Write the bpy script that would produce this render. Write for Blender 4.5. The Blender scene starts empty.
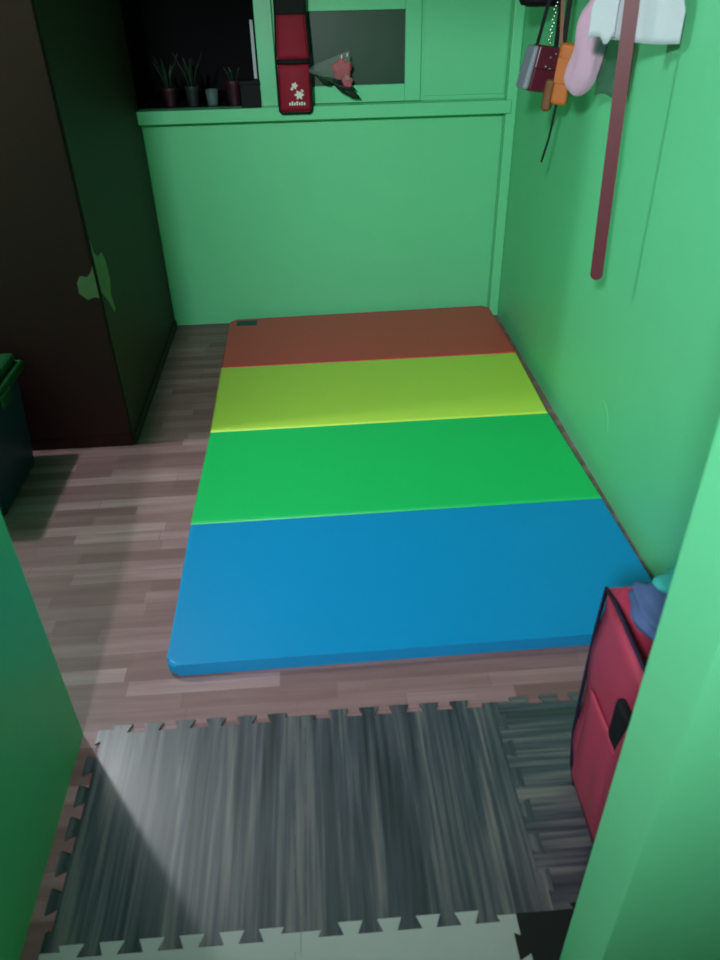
import bpy, bmesh, math, random
from mathutils import Vector, Matrix
random.seed(4)
scn = bpy.context.scene
C = scn.collection
PI = math.pi

# ---------------------------------------------------------------- helpers
def link_mesh(name, bm, mat, parent=None, smooth=False, loc=None, rot=None):
    me = bpy.data.meshes.new(name)
    bmesh.ops.recalc_face_normals(bm, faces=bm.faces)
    bm.to_mesh(me); bm.free()
    if smooth:
        for p in me.polygons: p.use_smooth = True
    o = bpy.data.objects.new(name, me)
    me.materials.append(mat)
    C.objects.link(o)
    if parent: o.parent = parent
    if loc: o.location = loc
    if rot: o.rotation_euler = rot
    return o

def thing(name, label, cat, loc=(0,0,0), rot=(0,0,0), group=None):
    o = bpy.data.objects.new(name, None)
    o.empty_display_size = .05
    C.objects.link(o); o.location = loc; o.rotation_euler = rot
    o['label'] = label; o['category'] = cat
    if group: o['group'] = group
    return o

def tag(o, label, cat, group=None):
    o['label'] = label; o['category'] = cat
    if group: o['group'] = group
    return o

def struct(name, bm, mat, smooth=False):
    o = link_mesh(name, bm, mat, None, smooth)
    o['kind'] = 'structure'
    return o

def box(bm, x0, x1, y0, y1, z0, z1, bev=0, seg=2):
    r = bmesh.ops.create_cube(bm, size=1)
    vs = r['verts']
    for v in vs:
        v.co = Vector((x0 + (v.co.x+.5)*(x1-x0), y0 + (v.co.y+.5)*(y1-y0), z0 + (v.co.z+.5)*(z1-z0)))
    if bev:
        es = list({e for v in vs for e in v.link_edges})
        bmesh.ops.bevel(bm, geom=es, offset=bev, segments=seg, affect='EDGES', profile=.5)
    return bm

def bx(*a, **k):
    return box(bmesh.new(), *a, **k)

def prism(pts, z0, z1, bm=None):
    """polygon in XY extruded in Z"""
    bm = bm or bmesh.new()
    lo = [bm.verts.new((x, y, z0)) for x, y in pts]
    hi = [bm.verts.new((x, y, z1)) for x, y in pts]
    n = len(pts)
    bm.faces.new(lo[::-1]); bm.faces.new(hi)
    for i in range(n):
        bm.faces.new((lo[i], lo[(i+1) % n], hi[(i+1) % n], hi[i]))
    return bm

def tube(pts, rad, bm=None, n=10, flat=1.0):
    """tube through points; rad number or list"""
    bm = bm or bmesh.new()
    pts = [Vector(p) for p in pts]
    if not isinstance(rad, (list, tuple)): rad = [rad]*len(pts)
    rings = []
    side = None
    for i, p in enumerate(pts):
        t = (pts[min(i+1, len(pts)-1)] - pts[max(i-1, 0)]).normalized()
        if side is None:
            side = t.cross(Vector((0, 0, 1)))
            if side.length < .1: side = t.cross(Vector((0, 1, 0)))
        side = (side - t*side.dot(t)).normalized()
        up = t.cross(side)
        rings.append([bm.verts.new(p + (side*math.cos(2*PI*k/n) + up*flat*math.sin(2*PI*k/n))*rad[i]) for k in range(n)])
    for a, b in zip(rings, rings[1:]):
        for k in range(n):
            bm.faces.new((a[k], a[(k+1) % n], b[(k+1) % n], b[k]))
    bm.faces.new(rings[0][::-1]); bm.faces.new(rings[-1])
    return bm

def lathe(prof, bm=None, n=24, c=(0, 0, 0)):
    bm = bm or bmesh.new()
    rings = [[bm.verts.new((c[0]+r*math.cos(2*PI*k/n), c[1]+r*math.sin(2*PI*k/n), c[2]+z)) for k in range(n)] for r, z in prof]
    for a, b in zip(rings, rings[1:]):
        for k in range(n):
            bm.faces.new((a[k], a[(k+1) % n], b[(k+1) % n], b[k]))
    bm.faces.new(rings[0][::-1]); bm.faces.new(rings[-1])
    return bm

def ribbon(pts, widths, udir, thick, bm=None):
    """strap: centre points, half widths, width direction, thickness"""
    bm = bm or bmesh.new()
    u = Vector(udir).normalized()
    rings = []
    for i, p in enumerate(pts):
        p = Vector(p)
        t = (Vector(pts[min(i+1, len(pts)-1)]) - Vector(pts[max(i-1, 0)])).normalized()
        nrm = t.cross(u).normalized()
        w = widths[i] if isinstance(widths, (list, tuple)) else widths
        rings.append([bm.verts.new(p + u*a*w + nrm*b*thick/2) for a, b in ((-1, -1), (1, -1), (1, 1), (-1, 1))])
    for a, b in zip(rings, rings[1:]):
        for k in range(4):
            bm.faces.new((a[k], a[(k+1) % 4], b[(k+1) % 4], b[k]))
    bm.faces.new(rings[0][::-1]); bm.faces.new(rings[-1])
    return bm

def sheet(f, nu, nv, thick):
    """closed cloth sheet, f(u,v)->Vector, offset along the normal by thickness"""
    bm = bmesh.new()
    P = [[f(i/nu, j/nv) for j in range(nv+1)] for i in range(nu+1)]
    def nrm(i, j):
        a = P[min(i+1, nu)][j]-P[max(i-1, 0)][j]; b = P[i][min(j+1, nv)]-P[i][max(j-1, 0)]
        return a.cross(b).normalized()
    A = [[bm.verts.new(P[i][j]+nrm(i, j)*thick/2) for j in range(nv+1)] for i in range(nu+1)]
    B = [[bm.verts.new(P[i][j]-nrm(i, j)*thick/2) for j in range(nv+1)] for i in range(nu+1)]
    for i in range(nu):
        for j in range(nv):
            bm.faces.new((A[i][j], A[i+1][j], A[i+1][j+1], A[i][j+1]))
            bm.faces.new((B[i][j], B[i][j+1], B[i+1][j+1], B[i+1][j]))
    for i in range(nu):
        bm.faces.new((A[i][0], B[i][0], B[i+1][0], A[i+1][0]))
        bm.faces.new((A[i][nv], A[i+1][nv], B[i+1][nv], B[i][nv]))
    for j in range(nv):
        bm.faces.new((A[0][j], A[0][j+1], B[0][j+1], B[0][j]))
        bm.faces.new((A[nu][j], B[nu][j], B[nu][j+1], A[nu][j+1]))
    return bm

def sub(o, lv=2):
    m = o.modifiers.new('sub', 'SUBSURF'); m.levels = lv; m.render_levels = lv
    return o

# ---------------------------------------------------------------- materials
def lin(c):
    return tuple(((v/255)/12.92 if v/255 <= .04045 else (((v/255)+.055)/1.055)**2.4) for v in c) + (1,)

def mat(name, col, rough=.6, spec=.3, noise=.06, nscale=12, bump=0, bscale=60, metal=0, sheen=0, linear=False):
    m = bpy.data.materials.new(name); m.use_nodes = True
    nt = m.node_tree; N = nt.nodes; L = nt.links
    b = N['Principled BSDF']
    c = (*col, 1) if linear else lin(col)
    tc = N.new('ShaderNodeTexCoord')
    nz = N.new('ShaderNodeTexNoise'); nz.inputs['Scale'].default_value = nscale; nz.inputs['Detail'].default_value = 5
    L.new(tc.outputs['Object'], nz.inputs['Vector'])
    mx = N.new('ShaderNodeMix'); mx.data_type = 'RGBA'
    mx.inputs[6].default_value = tuple(v*(1-noise) for v in c[:3])+(1,)
    mx.inputs[7].default_value = tuple(min(1, v*(1+noise)) for v in c[:3])+(1,)
    L.new(nz.outputs['Fac'], mx.inputs[0]); L.new(mx.outputs[2], b.inputs['Base Color'])
    b.inputs['Roughness'].default_value = rough
    b.inputs['Specular IOR Level'].default_value = spec
    b.inputs['Metallic'].default_value = metal
    if sheen: b.inputs['Sheen Weight'].default_value = sheen
    if bump:
        n2 = N.new('ShaderNodeTexNoise'); n2.inputs['Scale'].default_value = bscale; n2.inputs['Detail'].default_value = 3
        bp = N.new('ShaderNodeBump'); bp.inputs['Strength'].default_value = bump; bp.inputs['Distance'].default_value = .004
        L.new(tc.outputs['Object'], n2.inputs['Vector']); L.new(n2.outputs['Fac'], bp.inputs['Height'])
        L.new(bp.outputs['Normal'], b.inputs['Normal'])
    return m

def laminate_mat():
    m = bpy.data.materials.new('laminate'); m.use_nodes = True
    nt = m.node_tree; N = nt.nodes; L = nt.links; b = N['Principled BSDF']
    tc = N.new('ShaderNodeTexCoord')
    br = N.new('ShaderNodeTexBrick')
    br.inputs['Scale'].default_value = 1
    br.inputs['Brick Width'].default_value = .42; br.inputs['Row Height'].default_value = .052
    br.inputs['Mortar Size'].default_value = .0012; br.inputs['Mortar Smooth'].default_value = .2
    br.offset = .37; br.offset_frequency = 2; br.squash = .7; br.squash_frequency = 3
    br.inputs['Color1'].default_value = (0, 0, 0, 1); br.inputs['Color2'].default_value = (1, 1, 1, 1)
    br.inputs['Mortar'].default_value = (.25, .25, .25, 1)
    L.new(tc.outputs['Object'], br.inputs['Vector'])
    mp = N.new('ShaderNodeMapping'); mp.inputs['Scale'].default_value = (2.2, 30, 1)
    nz = N.new('ShaderNodeTexNoise'); nz.inputs['Scale'].default_value = 1.0; nz.inputs['Detail'].default_value = 7; nz.inputs['Roughness'].default_value = .62
    L.new(tc.outputs['Object'], mp.inputs['Vector']); L.new(mp.outputs['Vector'], nz.inputs['Vector'])
    ma = N.new('ShaderNodeMath'); ma.operation = 'MULTIPLY_ADD'; ma.inputs[1].default_value = .38
    mb = N.new('ShaderNodeMath'); mb.operation = 'MULTIPLY'; mb.inputs[1].default_value = .68
    L.new(nz.outputs['Fac'], mb.inputs[0]); L.new(br.outputs['Color'], ma.inputs[0]); L.new(mb.outputs[0], ma.inputs[2])
    cr = N.new('ShaderNodeValToRGB')
    e = cr.color_ramp.elements
    e[0].position = .15; e[0].color = lin((106, 74, 77)); e[1].position = .85; e[1].color = lin((172, 138, 144))
    x = e.new(.45); x.color = lin((130, 95, 99))
    x = e.new(.62); x.color = lin((146, 110, 116))
    L.new(ma.outputs[0], cr.inputs['Fac']); L.new(cr.outputs['Color'], b.inputs['Base Color'])
    b.inputs['Roughness'].default_value = .5; b.inputs['Specular IOR Level'].default_value = .45
    return m

def foam_wood_mat(name, along_y=True, dark=(30, 32, 42), mid=(64, 65, 80), light=(124, 116, 118)):
    m = bpy.data.materials.new(name); m.use_nodes = True
    nt = m.node_tree; N = nt.nodes; L = nt.links; b = N['Principled BSDF']
    tc = N.new('ShaderNodeNewGeometry'); mp = N.new('ShaderNodeMapping')
    mp.inputs['Scale'].default_value = (16, .9, 1) if along_y else (.9, 16, 1)
    L.new(tc.outputs['Position'], mp.inputs['Vector'])
    nz = N.new('ShaderNodeTexNoise'); nz.inputs['Scale'].default_value = 1; nz.inputs['Detail'].default_value = 4; nz.inputs['Roughness'].default_value = .6; nz.inputs['Distortion'].default_value = .5
    L.new(mp.outputs['Vector'], nz.inputs['Vector'])
    m2 = N.new('ShaderNodeMapping'); m2.inputs['Scale'].default_value = (85, 2.5, 1) if along_y else (2.5, 85, 1)
    n2 = N.new('ShaderNodeTexNoise'); n2.inputs['Scale'].default_value = 1; n2.inputs['Detail'].default_value = 3
    L.new(tc.outputs['Position'], m2.inputs['Vector']); L.new(m2.outputs['Vector'], n2.inputs['Vector'])
    ma = N.new('ShaderNodeMath'); ma.operation = 'MULTIPLY_ADD'; ma.inputs[1].default_value = .35
    mb = N.new('ShaderNodeMath'); mb.operation = 'MULTIPLY'; mb.inputs[1].default_value = .65
    L.new(nz.outputs['Fac'], mb.inputs[0]); L.new(n2.outputs['Fac'], ma.inputs[0]); L.new(mb.outputs[0], ma.inputs[2])
    cr = N.new('ShaderNodeValToRGB'); e = cr.color_ramp.elements
    e[0].position = .38; e[0].color = lin(dark); e[1].position = .66; e[1].color = lin(light)
    x = e.new(.5); x.color = lin(mid)
    L.new(ma.outputs[0], cr.inputs['Fac']); L.new(cr.outputs['Color'], b.inputs['Base Color'])
    b.inputs['Roughness'].default_value = .38; b.inputs['Specular IOR Level'].default_value = 1.0
    return m

M = {}
M['wall'] = mat('green_paint', (106, 206, 152), .42, .4, .03, 6, bump=.12, bscale=25)
M['trim'] = mat('green_gloss_paint', (110, 208, 156), .32, .45, .03, 5)
M['ceiling'] = mat('ceiling_paint', (170, 180, 172), .9, .1)
M['laminate'] = laminate_mat()
M['foam'] = foam_wood_mat('foam_wood_print', True)
M['foam_cross'] = foam_wood_mat('foam_wood_print_cross', False)
M['foam_pale'] = mat('pale_foam', (168, 172, 174), .6, .3, .05)
M['foam_black'] = mat('black_foam', (26, 27, 30), .65, .3, .1)
M['red'] = mat('red_vinyl', (206, 70, 72), .42, .45, .03, 8, bump=.1, bscale=9)
M['yellow'] = mat('yellow_vinyl', (196, 226, 84), .42, .45, .03, 8, bump=.1, bscale=9)
M['green'] = mat('green_vinyl', (28, 188, 100), .42, .45, .03, 8, bump=.1, bscale=9)
M['blue'] = mat('blue_vinyl', (6, 136, 200), .42, .45, .03, 8, bump=.1, bscale=9)
M['label'] = mat('label_cloth', (40, 92, 100), .7, .2)
M['cab_front'] = mat('maroon_laminate', (74, 28, 36), .55, .3, .12, 5)
M['cab_side'] = mat('brown_plywood', (56, 42, 36), .6, .25, .15, 4)
M['torn'] = mat('bare_wood', (128, 132, 104), .8, .1, .2, 30)
M['bin'] = mat('blue_plastic', (22, 52, 70), .4, .4)
M['bin_lid'] = mat('green_plastic', (14, 68, 38), .4, .4)
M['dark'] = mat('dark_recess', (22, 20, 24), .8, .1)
M['glass'] = mat('dark_pane', (30, 62, 48), .35, .5, .04)
M['maroon'] = mat('maroon_leather', (92, 30, 48), .3, .5, .1, 20)
M['pearl'] = mat('pearl_leather', (142, 140, 162), .35, .5, .1, 20)
M['tan'] = mat('tan_leather', (196, 104, 48), .45, .4, .1, 20)
M['brown'] = mat('brown_leather', (120, 72, 44), .5, .4, .1, 20)
M['black'] = mat('black_cloth', (20, 20, 24), .7, .2)
M['chain'] = mat('chain_metal', (150, 150, 146), .35, .5, metal=1)
M['pink'] = mat('pink_fabric', (188, 150, 176), .85, .2, .08, 20, bump=.3, bscale=40, sheen=.2)
M['white'] = mat('white_cloth', (184, 190, 200), .85, .2, .04, 20, bump=.3, bscale=60)
M['belt'] = mat('belt_leather', (98, 38, 50), .45, .4, .08, 30)
M['redcloth'] = mat('red_cloth', (138, 18, 42), .7, .3, .08, 25, bump=.2, bscale=80)
M['bag_red'] = mat('red_nylon', (172, 54, 84), .55, .4, .07, 14, bump=.35, bscale=14)
M['bag_dark'] = mat('bag_piping', (30, 22, 52), .6, .3)
M['teal'] = mat('teal_cloth', (60, 160, 160), .8, .2, .08, bump=.3, bscale=20)
M['purple'] = mat('violet_blue_cloth', (74, 92, 140), .8, .2, .08, bump=.3, bscale=20)
M['stem'] = mat('stem_green', (24, 74, 40), .6, .3)
M['leaf'] = mat('leaf_green', (16, 36, 26), .5, .4)
M['rose'] = mat('rose_petal', (172, 30, 62), .6, .3)
M['rose_pale'] = mat('pale_rose_petal', (190, 88, 108), .6, .3)
M['potgrey'] = mat('grey_pot', (26, 38, 40), .5, .4)
M['potred'] = mat('maroon_pot', (46, 12, 26), .5, .4)
M['mark'] = mat('white_print_and_glint', (225, 215, 215), .7, .2)  # pouch print, and the painted glints on the rose wrap
M['wood_rail'] = mat('rail_wood', (90, 60, 40), .6, .3)
def clear(name, col, a):
    m = mat(name, col, .12, .6); m.node_tree.nodes['Principled BSDF'].inputs['Alpha'].default_value = a
    return m
M['plastic'] = clear('smoky_plastic', (60, 80, 74), .5)
M['cello'] = clear('cellophane', (210, 225, 220), .07)
gl = mat('tumbler_glass', (170, 200, 205), .05, .6); gl.node_tree.nodes['Principled BSDF'].inputs['Transmission Weight'].default_value = .8
M['tumbler'] = gl

# ---------------------------------------------------------------- the room
struct('floor', bx(-2.3, 2.0, -2.3, 4.75, -.08, 0), M['laminate'])
struct('ceiling', bx(-2.3, 2.0, -2.3, 4.75, 2.55, 2.65), M['ceiling'])
# back wall pieces round the window openings, one mesh
XL, XR, YB = -2.2, 1.025, 3.96
bm = bmesh.new()
box(bm, XL, 1.125, YB, YB+.12, 0, 1.04)
box(bm, XL, 1.125, YB, YB+.12, 2.15, 2.55)
box(bm, XL, -.86, YB, YB+.12, 1.04, 2.15)
box(bm, -.205, 1.125, YB, YB+.12, 1.04, 2.15)
struct('wall_back', bm, M['wall'])
struct('wall_right', bx(XR, XR+.1, .62, YB, 0, 2.55), M['wall'])
struct('wall_left', bx(XL-.1, XL, 1.24, 4.7, 0, 2.55), M['wall'])
bm = bmesh.new()
box(bm, -.80, -.66, -.5, 1.24, 0, 2.55)
box(bm, XL, -.80, 1.10, 1.24, 0, 2.55)
struct('wall_left_partition', bm, M['wall'])
bm = bmesh.new()
box(bm, .40, 2.0, .508, .618, 0, 2.55)
struct('wall_right_partition', bm, M['wall'])
struct('wall_lintel', bx(-.66, .40, .513, .618, 2.12, 2.55), M['wall'])
bm = bmesh.new()
box(bm, -2.3, -2.2, -2.2, 1.10, 0, 2.55)
struct('wall_hall_left', bm, M['wall'])
struct('wall_hall_right', bx(1.9, 2.0, -2.2, .513, 0, 2.55), M['wall'])
struct('wall_hall_rear', bx(-2.2, 1.9, -2.3, -2.2, 0, 2.55), M['wall'])
# dark recess behind the left window opening
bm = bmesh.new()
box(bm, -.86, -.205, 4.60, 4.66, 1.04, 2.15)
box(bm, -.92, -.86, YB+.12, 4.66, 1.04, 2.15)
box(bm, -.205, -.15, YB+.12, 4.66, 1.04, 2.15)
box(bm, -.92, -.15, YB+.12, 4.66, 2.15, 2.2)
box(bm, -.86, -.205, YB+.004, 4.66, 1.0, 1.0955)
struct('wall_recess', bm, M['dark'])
# shelf ledge
struct('trim_1', box(bx(-.98, .995, YB-.09, YB, 1.038, 1.096, bev=.004), -.86, -.205, YB-.01, YB+.004, 1.04, 1.096), M['trim'])
# corner post
struct('trim_2', bx(.975, 1.025, YB-.07, YB, 0, 2.55, bev=.006), M['trim'])
# window posts
struct('trim_3', bx(-.205, -.125, YB-.03, YB, 1.096, 2.2, bev=.003), M['trim'])
struct('trim_4', bx(.575, .97, YB-.006, YB, 1.115, 2.2, bev=.002), M['wall'])
# window sash
wn = bpy.data.objects.new('window_1', None); C.objects.link(wn); wn['kind'] = 'structure'
wn.location = (.2, YB, 1.1)
fb = bmesh.new()
def fbx(x0, x1, z0, z1): box(fb, x0-.2, x1-.2, -.022, 0, z0-1.1, z1-1.1, bev=.003)
fbx(-.115, -.045, 1.098, 2.18); fbx(.484, .560, 1.098, 2.18)
fbx(-.045, .484, 1.098, 1.172); fbx(-.045, .484, 1.472, 1.545); fbx(-.045, .484, 1.84, 1.9); fbx(-.045, .484, 2.12, 2.18)
link_mesh('window_frame', fb, M['trim'], wn)
for a, b_ in ((1.172, 1.472), (1.545, 1.84), (1.9, 2.12)):
    link_mesh('pane', bx(-.245, .284, -.009, -.003, a-1.1, b_-1.1), M['glass'], wn)
# scratch on right wall
tag(link_mesh('wall_scratch', tube([(XR-.0005, 2.30, .315), (XR-.0005, 2.255, .30), (XR-.0005, 2.225, .265), (XR-.0005, 2.215, .225)], .0010, n=6), M['trim']),
    'pale curved scratch low on the right green wall above the mat', 'scratch')

# ---------------------------------------------------------------- folding mat
mt = thing('folding_mat', 'four-panel vinyl folding floor mat in red, yellow, green and blue', 'mat', (.265, 2.65, 0))
T = .046
def rounded_panel(x0, x1, y0, y1, rc, corners):
    """corners: set of 'fl','fr','bl','br' that are rounded in plan"""
    pts = []
    def arc(cx, cy, a0):
        for k in range(7):
            a = a0 + PI/2*k/6; pts.append((cx+rc*math.cos(a), cy+rc*math.sin(a)))
    if 'fl' in corners: arc(x0[0]+rc, y0+rc, PI)
    else: pts.append((x0[0], y0))
    if 'fr' in corners: arc(x1[0]-rc, y0+rc, -PI/2)
    else: pts.append((x1[0], y0))
    if 'br' in corners: arc(x1[1]-rc, y1-rc, 0)
    else: pts.append((x1[1], y1))
    if 'bl' in corners: arc(x0[1]+rc, y1-rc, PI/2)
    else: pts.append((x0[1], y1))
    g = .045 if 'br' in corners else .015
    pts = [(x, y+(.015+(g-.015)*(y-y0)/(y1-y0))*(x+.735)/1.45) for x, y in pts]
    bm = prism(pts, .002, T)
    es = [e for e in bm.edges if abs(e.verts[0].co.z-e.verts[1].co.z) < 1e-5]
    bmesh.ops.bevel(bm, geom=es, offset=.013, segments=4, affect='EDGES', profile=.5)
    return bm
ox, oy = mt.location.x, mt.location.y
P = [('blue', 'blue panel', 1.410, 2.052, (-.468, -.478), (.992, .988), {'fl', 'fr'}),
     ('green', 'green panel', 2.052, 2.678, (-.478, -.470), (.988, .972), set()),
     ('yellow', 'yellow-green panel', 2.678, 3.290, (-.470, -.478), (.970, .984), set()),
     ('red', 'red panel', 3.290, 3.890, (-.478, -.474), (.986, .972), {'bl', 'br'})]
for key, lb, y0, y1, xa, xb, cs in P:
    o = link_mesh('mat_panel', rounded_panel((xa[0]-ox, xa[1]-ox), (xb[0]-ox, xb[1]-ox), y0-oy, y1-oy, .03, cs), M[key], mt, smooth=False)
    o['label'] = lb
    if key == 'red':
        q = link_mesh('sewn_label', bx(-.435-ox, -.325-ox, 3.80-oy, 3.875-oy-.008, T, T+.0012), M['label'], o)
        q['label'] = 'small blue-green label'

# ---------------------------------------------------------------- foam tiles
PX = .08
def wave(a, b, level, per, amp, phase):
    """dovetail edge between two crossings a and b (both on the half-period grid), increasing"""
    h = per/2; ja, jb = round((a-phase)/h), round((b-phase)/h)
    out = []
    for j in range(ja+1, jb):              # the half period at either corner stays straight
        c = phase+j*h
        sg = 1 if j % 2 == 0 else -1       # even: from high to low
        if j > ja+1: out.append((c+.14*h, level+sg*amp))
        if j == ja+1 or j == jb-1: out.append((c, level))
        if j < jb-1: out.append((c-.14*h, level-sg*amp))
    return out
AMP = .0125; PHX = -.62; PHY = .715; PER_Y = .527/6.5; YT = 1.242
def foam_tile(x0, x1, y0, y1, m, label, name='foam_tile'):
    bot = wave(x0, x1, y0, PX, AMP, PHX) if (x0, y0) != (-.10, .715) else wave(x0, .34, y0, PX, AMP, PHX) + [(.34, y0)] + wave(.34, x1, y0, PX, AMP, PHX)
    top = wave(x0, x1, y1, PX, AMP, PHX)
    rgt = [(a, y) for y, a in wave(y0, y1, x1, PER_Y, AMP, PHY)]
    lft = [(a, y) for y, a in wave(y0, y1, x0, PER_Y, AMP, PHY)]
    pts = [(x0, y0)] + bot + [(x1, y0)] + rgt + [(x1, y1)] + top[::-1] + [(x0, y1)] + lft[::-1]
    cx, cy = (x0+x1)/2, (y0+y1)/2
    s = 1-.0004/.26
    bm = prism([((x-cx)*s, (y-cy)*s) for x, y in pts], .0005, .009)
    o = link_mesh(name, bm, m, loc=(cx, cy, 0))
    return tag(o, label, 'foam tile', 'interlocking foam floor tiles')
foam_tile(-.62, -.10, .715, YT, M['foam'], 'grey wood-print foam tile beside the left wall end, partly in shadow')
foam_tile(-.10, .42, .715, YT, M['foam'], 'grey wood-print foam tile in the middle, grain running to the back')
foam_tile(.42, .94, .715, YT, M['foam_cross'], 'dark wood-print foam tile under the red bag, grain running sideways')
foam_tile(-.62, -.10, .188, .715, M['foam_pale'], 'pale foam tile at the bottom left corner, touching the tile by the left wall')
foam_tile(-.10, .34, .188, .715, M['foam_pale'], 'pale foam tile at the bottom centre, just left of the black tile')
_rt = [(a, y) for y, a in wave(.188, .715, .34, PER_Y, AMP, PHY)]
pts = [(.34, .188), (.397, .188), (.397, .622), (.86, .622), (.86, .715)] + (wave(.34, .42, .715, PX, AMP, PHX)+[(.42, .715)]+wave(.42, .86, .715, PX, AMP, PHX))[::-1] + [(.34, .715)] + _rt[::-1]
o = link_mesh('foam_tile', prism([(x-.37, y-.45) for x, y in pts], .0005, .0085), M['foam_black'], loc=(.37, .45, 0))
tag(o, 'black foam tile at the bottom beside the right door post', 'foam tile', 'interlocking foam floor tiles')

# ---------------------------------------------------------------- cabinet
cb = thing('wardrobe', 'tall dark maroon wooden wardrobe with a torn corner patch', 'wardrobe', (-1.30, 3.3, 0))
cx, cy = -1.30, 3.3
W0, W1, D0, D1, H = -1.86, -.79, 2.672, 3.93, 2.42
cab = link_mesh('cabinet_body', bx(W0-cx, W1-cx-.004, D0-cy+.02, D1-cy, .0, H, bev=.002), M['cab_front'], cb)
sp = link_mesh('side_panel', bx(W1-cx-.004, W1-cx+.004, D0-cy+.012, D1-cy, .0, H), M['cab_side'], cb)
sp['label'] = 'olive brown plywood side panel'
link_mesh('base_strip', bx(W1-cx+.004, W1-cx+.012, D0-cy+.012, D1-cy, .0, .045, bev=.002), M['cab_side'], cb)
for s, (a, b_) in enumerate(((W0+.004, -1.327), (-1.323, W1-.004))):
    d = link_mesh('door', bx(a-cx, b_-cx, D0-cy, D0-cy+.02, .06, H-.02, bev=.003), M['cab_front'], cb)
    hx = (-1.36 if s == 0 else -1.29)-cx
    link_mesh('handle', tube([(hx, D0-cy, 1.0), (hx, D0-cy-.03, 1.01), (hx, D0-cy-.03, 1.13), (hx, D0-cy, 1.14)], .006), M['chain'], d, smooth=True)
link_mesh('plinth', bx(W0-cx+.01, W1-cx-.004, D0-cy+.004, D0-cy+.02, 0, .058), M['cab_front'], cb)
# torn patch: irregular flake on side and front near the corner
def flake(pts, plane):
    bm = bmesh.new()
    d = .0015
    if plane == 'x':
        A = [bm.verts.new((W1-cx+.004+d, y-cy, z)) for y, z in pts]; B = [bm.verts.new((W1-cx+.004, y-cy, z)) for y, z in pts]
    else:
        A = [bm.verts.new((x-cx, D0-cy-d, z)) for x, z in pts]; B = [bm.verts.new((x-cx, D0-cy, z)) for x, z in pts]
    bm.faces.new(A); bm.faces.new(B[::-1])
    n = len(A)
    for i in range(n): bm.faces.new((A[i], B[i], B[(i+1) % n], A[(i+1) % n]))
    return bm
t1 = link_mesh('torn_patch', flake([(2.685, .845), (2.70, .80), (2.735, .775), (2.80, .77), (2.83, .72), (2.83, .65), (2.80, .61), (2.82, .545), (2.80, .535), (2.75, .60), (2.705, .64), (2.685, .66), (2.684, .75)], 'x'), M['torn'], cb)
t1['label'] = 'torn patch of bare pale wood'
t2 = link_mesh('torn_patch', flake([(-.792, .76), (-.792, .64), (-.81, .645), (-.835, .635), (-.862, .66), (-.86, .70), (-.845, .725), (-.82, .72), (-.805, .735)], 'y'), M['torn'], cb)
t2['label'] = 'torn patch of bare pale wood'

# ---------------------------------------------------------------- storage bin
sb = thing('storage_bin', 'blue plastic storage bin with green lid beside the wardrobe', 'storage bin', (-1.375, 2.395, 0))
bm = bmesh.new()
lo, hi = [], []
box(bm, -.24, .24, -.21, .21, 0, .41, bev=.02, seg=3)
for v in bm.verts:
    k = .88+.12*(v.co.z/.41); v.co.x *= k; v.co.y *= k
link_mesh('bin_body', bm, M['bin'], sb)
bm = bmesh.new()
box(bm, -.262, .262, -.232, .232, .395, .435, bev=.010)
box(bm, -.245, .245, -.215, .215, .435, .472, bev=.014)
for k in range(4): box(bm, -.20, .20, -.16+.1*k, -.14+.1*k, .472, .478, bev=.002)
link_mesh('lid', bm, M['bin_lid'], sb)
link_mesh('latch', bx(.24, .268, -.05, .05, .37, .415, bev=.006), M['bin_lid'], sb)

# ---------------------------------------------------------------- red bag by the right post
rb = thing('red_bag', 'red nylon bag standing on the dark foam tile behind the right door post', 'bag', (.692, .865, .0095))
def bagf(x0, x1, y0, y1, z0, z1):
    bm = bmesh.new(); box(bm, x0, x1, y0, y1, z0, z1)
    bmesh.ops.subdivide_edges(bm, edges=bm.edges[:], cuts=9, use_grid_fill=True)
    return bm
bm = bagf(-.148, .148, -.19, .175, .0, .585)
rnd = random.Random(3)
for v in bm.verts:
    z = v.co.z/.585
    y = (v.co.y+.0075)/.1825; x = v.co.x/.148
    # rounded bottom corners
    if z < .25:
        f = 1-.22*(1-z/.25)**2; v.co.y = v.co.y*f
        v.co.z += .0
    # sag of the open mouth towards the near side
    if z > .85: v.co.z -= (z-.85)/.15*.03*(1-y)/2
    # gentle bulge
    v.co.x += .012*math.copysign(1, x)*(abs(x) > .9)*math.sin(PI*z)*(1-y*y)
    v.co.x += .004*math.sin(23*v.co.z+11*v.co.y)
    v.co.y += .003*math.sin(19*v.co.z)
# hollow the top
bm.normal_update()
top = [f for f in bm.faces if f.normal.z > .7]
r = bmesh.ops.inset_region(bm, faces=[f for f in top if f.is_valid], thickness=.008)
inner = {v for f in top if f.is_valid for v in f.verts}
for v in inner: v.co.z -= .10
link_mesh('bag_body', bm, M['bag_red'], rb, smooth=True)
# piping along the left face perimeter
def pip(pts, r=.0042): return tube(pts, r, n=8)
link_mesh('piping', pip([(-.146, .12, .004), (-.150, .150, .05), (-.151, .172, .14), (-.150, .178, .30), (-.150, .179, .46), (-.148, .176, .582), (-.148, .12, .583), (-.148, .0, .572), (-.148, -.17, .555)]), M['bag_dark'], rb, smooth=True)
link_mesh('piping', pip([(.148, .12, .004), (.151, .150, .05), (.151, .175, .14), (.150, .178, .46), (.148, .176, .582), (.148, -.17, .555)]), M['bag_dark'], rb, smooth=True)
o = link_mesh('front_pocket', None or sheet(lambda u, v: Vector((-.160-.012*math.sin(PI*u)*math.sin(PI*v)-.003*math.sin(u*17)*math.sin(PI*v), -.15+.27*u, .05+.30*v)), 22, 16, .004), M['bag_red'], rb, smooth=True)
bm = bmesh.new(); box(bm, -.176, -.150, -.085, .0, .365, .475, bev=.012, seg=3)
q = link_mesh('buckle_patch', bm, M['black'], rb); q['label'] = 'black patch'
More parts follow.
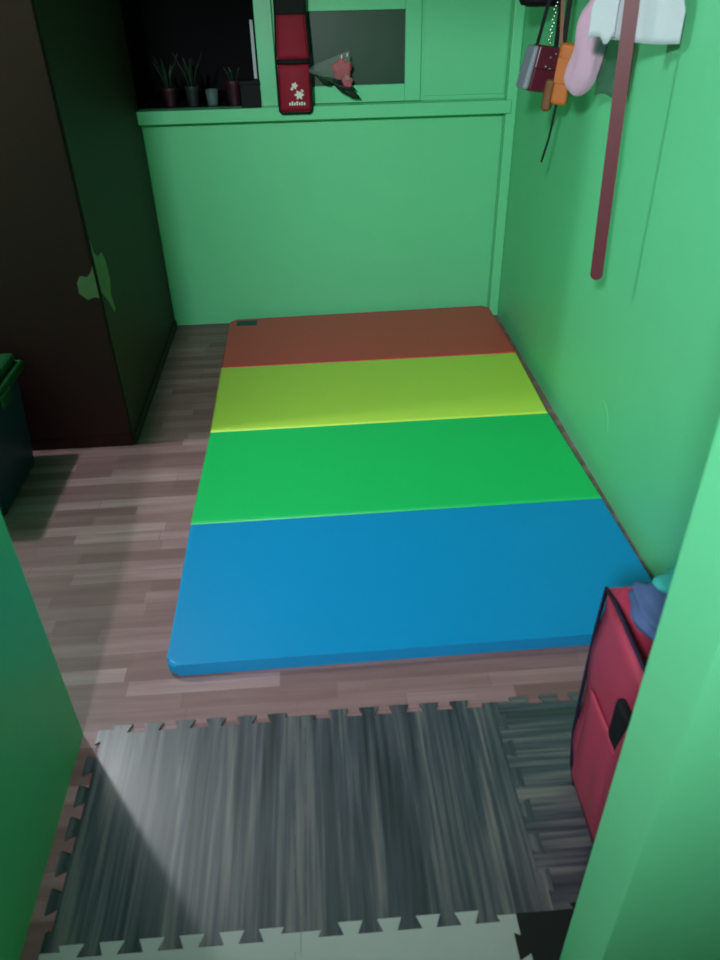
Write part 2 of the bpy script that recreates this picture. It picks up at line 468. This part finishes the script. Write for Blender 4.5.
link_mesh('shoulder_strap', ribbon([(-.158, -.09, .56), (-.172, -.085, .50), (-.178, -.07, .40), (-.18, -.06, .30), (-.175, -.07, .18), (-.165, -.08, .06)], .014, (0, 1, .1), .004), M['bag_red'], rb)
def lump(nm, c, s, m, label, seed, rot=(0, 0, 0)):
    bm = bmesh.new(); bmesh.ops.create_icosphere(bm, subdivisions=4, radius=1)
    for v in bm.verts:
        n = v.co.copy()
        k = 1+.14*math.sin(5*n.x+seed)*math.sin(4*n.y+2*seed)+.07*math.sin(11*n.z+7*n.x+seed)
        v.co = Vector((n.x*s[0]*k, n.y*s[1]*k, n.z*s[2]*k))
        if v.co.z > s[2]*.55: v.co.z = s[2]*.55+(v.co.z-s[2]*.55)*.4
    o = link_mesh(nm, bm, m, smooth=True, loc=c, rot=rot)
    return tag(o, label, 'clothing')
lump('folded_cloth', (.632, .960, .590), (.062, .085, .036), M['purple'], 'violet-blue cloth stuffed in the mouth of the red bag', 1)
lump('folded_cloth', (.725, 1.015, .600), (.10, .055, .040), M['teal'], 'pale teal cloth on top at the back of the red bag', 2.3)

# ---------------------------------------------------------------- hanging things on the right wall
rl = thing('peg_rail', 'dark wooden peg rail with hooks fixed high on right wall', 'rail', (XR, 2.7, 1.72))
link_mesh('rail_board', bx(-.02, 0, -.75, .75, -.03, .03, bev=.003), M['wood_rail'], rl)
for yy in (-.66, -.43, -.05, .12, .28, .62):
    link_mesh('hook', tube([(-.02, yy, 0), (-.09, yy, -.01), (-.14, yy, -.012), (-.155, yy, .008), (-.152, yy, .03)], .005, n=8), M['chain'], rl, smooth=True)

# belt
bt = thing('belt', 'long dark red leather belt hanging straight down on the right wall', 'belt', (.875, 2.27, 1.74))
u = Vector((.93, -.36, 0)).normalized()
pts = []; ws = []
for k in range(31):
    t = k/30
    z = 1.735+( .802-1.735)*t
    pts.append((.873+.024*t-.875, 2.262-.024*t-2.27, z-1.74)); ws.append(.0195-.0005*t)
for dz, w_ in ((.006, .0175), (.011, .014), (.015, .009), (.017, .003)):
    p = pts[30]; pts.append((p[0]+.0003, p[1], p[2]-dz)); ws.append(w_)
link_mesh('strap', ribbon(pts, ws, u, .0035), M['belt'], bt)
bk = bmesh.new()
for a, b_ in (((-.027, .0), (.027, .0)), ((.027, .0), (.027, .045)), ((.027, .045), (-.027, .045)), ((-.027, .045), (-.027, .0))):
    tube([Vector((0, 0, a[1]-.005))+u*a[0], Vector((0, 0, b_[1]-.005))+u*b_[0]], .003, bk, n=8)
link_mesh('buckle', bk, M['chain'], bt)

# white cloth, folded over its hook
wc = thing('white_towel', 'folded white cloth hanging behind the dark red belt', 'towel', (.90, 2.28, 1.73))
A0, A1 = Vector((.795, 2.375, 0)), Vector((1.0, 2.19, 0))
cn = (A1-A0).normalized(); cw = cn.cross(Vector((0, 0, 1)))
def towel(off, zb, amp, x0=0, x1=1):
    def f(u, v):
        uu = x0+(x1-x0)*u
        p = A0.lerp(A1, .5+(uu-.5)*(.25+.75*min(1, v*1.35)))
        p = p + cw*(off+amp*math.sin(uu*13+.6)*(1-.4*v))
        zz = 1.735+(zb(uu)-1.735)*v
        return Vector((p.x, p.y, zz))-Vector((.90, 2.28, 1.73))
    return f
link_mesh('cloth_layer', sheet(towel(.0, lambda t: 1.437+.004*math.sin(6*t)+(.0), .006, .2, 1), 40, 16, .004), M['white'], wc, smooth=True)
link_mesh('cloth_layer', sheet(towel(.016, lambda t: 1.448-.018*max(0, math.sin(t*28)) * (t < .35), .005, .10, .36), 30, 16, .003), M['white'], wc, smooth=True)

# pink sock-like pouch
pk = thing('pink_pouch', 'crumpled pale pink fabric pouch hanging left of the white cloth', 'pouch', (.905, 2.60, 1.745))
bm = bmesh.new()
prof = [(0, 0, .010), (0, -.10, .010), (0.003, -.215, .012), (.004, -.235, .036), (-.002, -.27, .052), (-.004, -.33, .050), (-.010, -.385, .056), (-.016, -.43, .055), (-.022, -.465, .034), (-.026, -.482, .008)]
dirp = Vector((.8, -.6, 0))
rings = []
for (a, z, r) in prof:
    ring = []
    for k in range(20):
        an = 2*PI*k/20
        w = 1+.20*math.sin(3*an+z*34)+.12*math.sin(7*an-z*22)
        p = dirp*(a+r*w*math.cos(an)) + Vector((.6, .8, 0))*(r*.62*w*math.sin(an))
        ring.append(bm.verts.new((p.x, p.y, z)))
    rings.append(ring)
for a, b_ in zip(rings, rings[1:]):
    for k in range(20): bm.faces.new((a[k], a[(k+1) % 20], b_[(k+1) % 20], b_[k]))
bm.faces.new(rings[0][::-1]); bm.faces.new(rings[-1])
sub(link_mesh('pouch_body', bm, M['pink'], pk, smooth=True), 1)
link_mesh('drawstring', tube([(.01, 0, .01), (.0, -.01, -.1), (.012, -.02, -.2)], .003, n=6), M['white'], pk)

# smoky plastic bag beside it
pb = thing('plastic_bag', 'smoky see-through plastic bag between pink pouch and belt', 'bag', (.965, 2.56, 1.73))
def plast(u, v):
    w = .015+.035*min(1, v*1.6)
    p = dirp*((u-.5)*2*w+.012) + Vector((.6, .8, 0))*(.008*math.sin(u*9+v*4))
    return Vector((p.x, p.y, -.46*v+.006*math.sin(u*8)*v))
link_mesh('film', sheet(plast, 24, 20, .006), M['plastic'], pb, smooth=True)

# maroon handbag with pearl side
hb = thing('handbag', 'small glossy maroon handbag with pearl-grey side hanging in the corner', 'handbag', (.90, 2.95, 1.72))
ho = Vector((.862, 3.03, 1.232))-Vector((.90, 2.95, 1.72))
rotm = Matrix.Rotation(math.radians(8), 4, 'Z') @ Matrix.Rotation(math.radians(8), 4, 'Y')
def place(bm, o=ho):
    for v in bm.verts: v.co = rotm @ v.co + o
    return bm
bm = bmesh.new(); box(bm, -.048, .068, -.038, .038, 0, .15, bev=.012, seg=3)
for v in bm.verts: v.co.x *= 1-.22*(v.co.z/.15)
link_mesh('bag_body', place(bm), M['maroon'], hb)
bm = bmesh.new(); box(bm, -.068, -.044, -.040, .040, .004, .146, bev=.010, seg=3)
for v in bm.verts: v.co.x *= 1-.22*(v.co.z/.15)
q = link_mesh('side_gusset', place(bm), M['pearl'], hb); q['label'] = 'pearl-grey side'
bm = bmesh.new(); box(bm, -.046, .064, -.046, -.037, .075, .147, bev=.004)
for v in bm.verts: v.co.x *= 1-.22*(v.co.z/.15)
fl_ = link_mesh('flap', place(bm), M['maroon'], hb)
for (a, z, r) in ((.012, .115, .006), (.0, .085, .006), (.018, .08, .006), (.03, .128, .005)):
    bm = bmesh.new(); bmesh.ops.create_icosphere(bm, subdivisions=2, radius=r)
    for v in bm.verts: v.co += Vector((a, -.047, z))
    link_mesh('stud', place(bm), M['chain'], fl_, smooth=True)
top1 = rotm @ Vector((-.03, 0, .148)) + ho; top2 = rotm @ Vector((.045, 0, .148)) + ho
link_mesh('strap', ribbon([top1, top1.lerp(Vector((0, 0, .01)), .5), (-.02, .0, .012)], .006, (.9, -.4, 0), .004), M['black'], hb)
link_mesh('strap', ribbon([top2, top2.lerp(Vector((0, 0, .01)), .5), (.005, .0, .012)], .008, (.9, -.4, 0), .004), M['black'], hb)
ch = bmesh.new()
mid0, mid1 = top1.lerp(top2, .6), Vector((.0, -.01, .008))
for k in range(34):
    p = mid0.lerp(mid1, k/34)+Vector((.004*math.sin(k*2.1), 0, 0))
    s = bmesh.ops.create_icosphere(ch, subdivisions=1, radius=.0036)
    for v in s['verts']: v.co = v.co*Vector((.7, .7, 1)) + p if False else Vector((v.co.x*.7, v.co.y*.7, v.co.z))+p
link_mesh('chain', ch, M['chain'], hb)

# tan sling bag
tb = thing('sling_bag', 'narrow tan and brown leather sling bag beside the maroon handbag', 'bag', (.945, 2.98, 1.72))
to = Vector((.918, 2.925, 1.20))-Vector((.945, 2.98, 1.72))
rot2 = Matrix.Rotation(math.radians(-28), 4, 'Z') @ Matrix.Rotation(math.radians(5), 4, 'Y')
def place2(bm):
    for v in bm.verts: v.co = rot2 @ v.co + to
    return bm
bm = bmesh.new(); box(bm, -.025, .036, -.025, .02, 0, .195, bev=.014, seg=3)
link_mesh('bag_body', place2(bm), M['tan'], tb, smooth=False)
bm = bmesh.new(); box(bm, -.052, -.018, -.03, .018, -.025, .08, bev=.012, seg=3)
q = link_mesh('side_pocket', place2(bm), M['brown'], tb); q['label'] = 'brown side pocket'
bm = bmesh.new(); box(bm, -.022, .033, -.029, -.024, .07, .15, bev=.002)
link_mesh('flap', place2(bm), M['tan'], tb)
s0 = to + Vector((.0, .0, .19))
link_mesh('strap', ribbon([s0, s0.lerp(Vector((0, 0, .01)), .5), (0, 0, .012)], .009, (.9, -.4, 0), .003), M['black'], tb)
link_mesh('strap', ribbon([to+Vector((-.01, 0, .19)), (-.035, .0, -.15), (-.01, 0, .012)], .006, (.9, -.4, 0), .003), M['brown'], tb)
link_mesh('loose_strap', ribbon([to+Vector(p) for p in ((.0, .0, .01), (-.006, .005, -.06), (-.012, .01, -.12), (-.027, .02, -.2))], .004, (.9, -.4, 0), .003), M['black'], tb)

# black cap hanging deepest in the corner
cp = thing('baseball_cap', 'black cloth cap hanging high in the back right corner', 'cap', (.93, 3.32, 1.575))
bm = bmesh.new(); bmesh.ops.create_uvsphere(bm, u_segments=20, v_segments=12, radius=.085)
for v in bm.verts:
    v.co.y *= .75
    if v.co.z < -.035: v.co.z = -.035
link_mesh('crown', bm, M['black'], cp, smooth=True, loc=(0, 0, -.045))
pp = [(math.cos(PI+PI*k/10)*.07, math.sin(PI+PI*k/10)*.06-.045) for k in range(11)]
link_mesh('brim', prism(pp, -.084, -.079), M['black'], cp)
link_mesh('loop', tube([(0, 0, .035), (.01, 0, .075), (-.01, 0, .125)], .003, n=6), M['black'], cp)

# ---------------------------------------------------------------- red hanging pouch by the window
rp = thing('hanging_organizer', 'red fabric pouch with black edging hanging in front of the ledge', 'pouch', (-.04, 3.846, 1.072))
bm = bmesh.new(); box(bm, -.070, .070, -.004, .004, .006, .62, bev=.003)
for v in bm.verts:
    if v.co.z > .3: v.co.x *= .86
link_mesh('back_panel', bm, M['redcloth'], rp)
def pocket(z0, z1, w0, w1, dep):
    return sheet(lambda u, v: Vector(((u-.5)*2*(w0+(w1-w0)*v), -.006-dep*math.sin(PI*u)*(.4+.6*math.sin(PI*min(1, .15+.8*v))), z0+(z1-z0)*v)), 16, 10, .003)
lp = link_mesh('pocket', pocket(.010, .205, .065, .066, .016), M['redcloth'], rp, smooth=True)
up_ = link_mesh('pocket', pocket(.222, .40, .064, .054, .012), M['redcloth'], rp, smooth=True)
bnd = bmesh.new()
tube([(-.062, -.006, .0), (.062, -.006, .0)], .0042, bnd, n=8)
tube([(-.062, -.006, .0), (-.071, -.006, .012), (-.072, -.006, .21), (-.062, -.006, .42), (-.061, -.006, .62)], .0042, bnd, n=8)
tube([(.062, -.006, .0), (.071, -.006, .012), (.072, -.006, .21), (.062, -.006, .42), (.061, -.006, .62)], .0042, bnd, n=8)
link_mesh('edging', bnd, M['black'], rp, smooth=True)
link_mesh('band', sheet(lambda u, v: Vector(((u-.5)*.142, -.008-.017*math.sin(PI*u), .203+.020*v)), 12, 2, .004), M['black'], rp, smooth=True)
link_mesh('top_band', bx(-.060, .060, -.020, .004, .395, .63, bev=.004), M['black'], rp)
mk = bmesh.new()
def blob(x, z, r, n=5):
    pts = []
    for k in range(n*4):
        a = 2*PI*k/(n*4); rr = r*(1+.3*math.cos(n*a)); pts.append((x+rr*math.cos(a), z+rr*math.sin(a)))
    A = [mk.verts.new((p[0], -.026, p[1])) for p in pts]; B = [mk.verts.new((p[0], -.020, p[1])) for p in pts]
    mk.faces.new(A); mk.faces.new(B[::-1]); m_ = len(A)
    for i in range(m_): mk.faces.new((A[i], B[i], B[(i+1) % m_], A[(i+1) % m_]))
blob(.0, .118, .012, 5); blob(.018, .08, .017, 6); blob(.030, .095, .007, 4); blob(-.012, .105, .006, 4)
for k, h_ in enumerate((.011, .016, .011, .016, .011, .014, .011)):
    box(mk, -.028+.0105*k, -.0205+.0105*k, -.026, -.018, .037, .037+h_)
q = link_mesh('printed_emblem', mk, M['mark'], lp); q['label'] = 'white printed emblem'
link_mesh('hanging_loop', tube([(-.03, 0, .62), (0, .02, .70), (.03, 0, .62)], .004, n=6), M['black'], rp)
rp.scale = (1.07, 1, 1)
# a hook carries it
hk = bmesh.new(); tube([(-.04, YB, 1.775), (-.04, 3.90, 1.772), (-.04, 3.855, 1.765), (-.04, 3.845, 1.785)], .005, hk, n=8)
tag(link_mesh('wall_hook', hk, M['chain']), 'metal hook carrying the red pouch beside the window', 'hook')

# ---------------------------------------------------------------- wrapped rose on the ledge
rs = thing('rose_bouquet', 'artificial red rose in clear wrap lying against the dark window pane', 'flower', (.16, 3.90, 1.097))
def rose(c, r, n=3):
    bm = bmesh.new()
    for ring in range(n):
        k = 5
        rr = r*(.35+.65*ring/(n-1))
        for j in range(k):
            a = 2*PI*(j+ring*.5)/k
            s = bmesh.ops.create_icosphere(bm, subdivisions=2, radius=1)
            for v in s['verts']:
                p = Vector((v.co.x*rr*.55, v.co.y*rr*.22, v.co.z*rr*.6))
                p = Matrix.Rotation(a, 3, 'Y') @ (p+Vector((0, ring*.004, rr*.55)))
                v.co = p+Vector(c)
    return bm
link_mesh('rose_bloom', rose((.022, -.045, .150), .044), M['rose'], rs, smooth=True)
q = link_mesh('rose_bloom', rose((.045, -.055, .10), .024), M['rose_pale'], rs, smooth=True); q['label'] = 'pale pink bloom'
link_mesh('stem', tube([(-.20, -.055, .185), (-.12, -.052, .15), (-.04, -.045, .11), (.02, -.04, .075), (.09, -.035, .03)], .006, n=8), M['stem'], rs, smooth=True)
def leaf(p0, d, L_, w, m=None, droop=.2, up=Vector((0, -1, 0))):
    d = Vector(d).normalized(); s = d.cross(up).normalized()
    def f(u, v):
        c = Vector(p0)+d*L_*v + up*(-droop*L_*v*v)
        return c + s*(u-.5)*2*w*math.sin(PI*min(1, .06+.94*v))**.8 + up*.004*math.cos((u-.5)*PI)
    return sheet(f, 6, 10, .0012)
for p0, d, L_ in (((-.06, -.045, .12), (1, 0, -.35), .10), ((-.02, -.05, .10), (1, 0, -.7), .11), ((.0, -.05, .085), (1, 0, -.25), .09), ((.03, -.05, .065), (1, 0, -.5), .085), ((-.09, -.05, .13), (1, 0, -.75), .07)):
    link_mesh('leaf', leaf(p0, d, L_, .014), M['leaf'], rs, smooth=True)
def wrap(u, v):
    a = (u-.5)*2.6
    r = .014+.052*v
    ax = Vector((-.13, -.05, .15)).lerp(Vector((.055, -.055, .165)), v)
    return ax + Vector((.0, -math.cos(a)*r, math.sin(a)*r+.008*math.sin(u*25)*v))
link_mesh('clear_wrap', sheet(wrap, 30, 12, .0008), M['cello'], rs, smooth=False)
for c in ((.045, -.10, .212), (.02, -.10, .205)):  # small white beads stand in for highlights on the clear wrap
    bm = bmesh.new(); bmesh.ops.create_icosphere(bm, subdivisions=1, radius=.006)
    for v in bm.verts: v.co = Vector((v.co.x*.6, v.co.y*.5, v.co.z*1.6))+Vector(c)
    link_mesh('wrap_glint', bm, M['mark'], rs)

# ---------------------------------------------------------------- things standing in the dark recess
ZL = 1.0965
def potted(name, label, x, y, pr, ph, m, leaves, hgt, seed, cat='potted plant'):
    r = random.Random(seed)
    t = thing(name, label, cat, (x, y, ZL))
    link_mesh('pot', lathe([(pr*.72, 0), (pr*.8, ph*.3), (pr*.96, ph*.85), (pr*1.06, ph*.86), (pr*1.06, ph), (pr*.92, ph), (pr*.9, ph*.9)]), m, t, smooth=False)
    for k in range(leaves):
        a = 2*PI*k/leaves+r.random()*.5
        d = Vector((math.cos(a)*.22, math.sin(a)*.22, 1))
        link_mesh('leaf', leaf((math.cos(a)*pr*.3, math.sin(a)*pr*.3, ph*.85), d, hgt*(.62+.3*r.random()), .011, up=Vector((math.cos(a+.3), math.sin(a+.3), -.2)).normalized(), droop=-.15), M['leaf'], t, smooth=True)
    return t
potted('potted_plant', 'grey pot with tall upright leaves in the dark recess', -.535, 4.02, .036, .085, M['potgrey'], 7, .19, 1)
potted('potted_plant', 'dark pot with thin leaves, leftmost in the dark recess', -.645, 4.03, .036, .08, M['potred'], 6, .18, 2)
potted('potted_plant', 'maroon pot with a small sprig beside the black box', -.335, 4.01, .041, .105, M['potred'], 4, .085, 5)
tg = tag(link_mesh('glass_tumbler', lathe([(.022, 0), (.026, .003), (.031, .07), (.029, .07), (.024, .008), (.001, .008)]), M['tumbler'], smooth=True, loc=(-.44, 4.0, ZL)),
    'small clear glass tumbler between the pots in the dark recess', 'glass')
bb = thing('black_box', 'small black box at the right end of the dark recess', 'box', (-.25, 3.93, ZL))
link_mesh('box_body', bx(-.045, .045, -.04, .04, 0, .095, bev=.003), M['black'], bb)
link_mesh('lid', bx(-.047, .047, -.042, .042, .095, .112, bev=.003), M['black'], bb)
cd = tag(link_mesh('white_card', bx(-.007, .007, -.02, .02, 0, .235), M['white'], loc=(-.222, 3.985, 1.2095)),
    'narrow white card standing upright on the black box', 'card')

# ---------------------------------------------------------------- lights
def light(name, loc, power, rad, col):
    d = bpy.data.lights.new(name, 'POINT'); d.energy = power; d.shadow_soft_size = rad; d.color = col
    o = bpy.data.objects.new(name, d); C.objects.link(o); o.location = loc
hd = bpy.data.lights.new('hall_spot', 'SPOT'); hd.energy = 500; hd.shadow_soft_size = .13; hd.color = (.93, 1.0, 1.0)
hd.spot_size = math.radians(90); hd.spot_blend = 1.0
ho_ = bpy.data.objects.new('hall_spot', hd); C.objects.link(ho_); ho_.location = (-.63, -1.0, 2.36)
ho_.rotation_euler = (Vector((.35, 3.9, .9))-ho_.location).to_track_quat('-Z', 'Y').to_euler()
light('room_bulb', (-1.62, 2.60, 2.36), 74, .045, (.93, .96, 1.0))
w = bpy.data.worlds.new('World'); scn.world = w; w.use_nodes = True
w.node_tree.nodes['Background'].inputs[0].default_value = (.02, .022, .025, 1)

# ---------------------------------------------------------------- camera
cam = bpy.data.cameras.new('camera'); co = bpy.data.objects.new('camera', cam); C.objects.link(co)
F, YAW, PIT, ROL = 733.785, .0571832, .6016878, -.0236018
cam.sensor_fit = 'VERTICAL'; cam.sensor_height = 24; cam.lens = F/960*24
f = Vector((math.sin(YAW)*math.cos(PIT), math.cos(YAW)*math.cos(PIT), -math.sin(PIT)))
rt = Vector((math.cos(YAW), -math.sin(YAW), 0)); up = rt.cross(f)
r2 = rt*math.cos(ROL)+up*math.sin(ROL); u2 = -rt*math.sin(ROL)+up*math.cos(ROL)
co.matrix_world = Matrix(((r2.x, u2.x, -f.x, 0), (r2.y, u2.y, -f.y, 0), (r2.z, u2.z, -f.z, 1.6), (0, 0, 0, 1)))
cam.clip_start = .02
cam.dof.use_dof = True; cam.dof.focus_distance = 60; cam.dof.aperture_fstop = (cam.lens/1000)/.0045
scn.camera = co
scn.view_settings.view_transform = 'Standard'; scn.view_settings.look = 'None'
scn.view_settings.gamma = 1; scn.view_settings.use_curve_mapping = False
scn.view_settings.exposure = 0
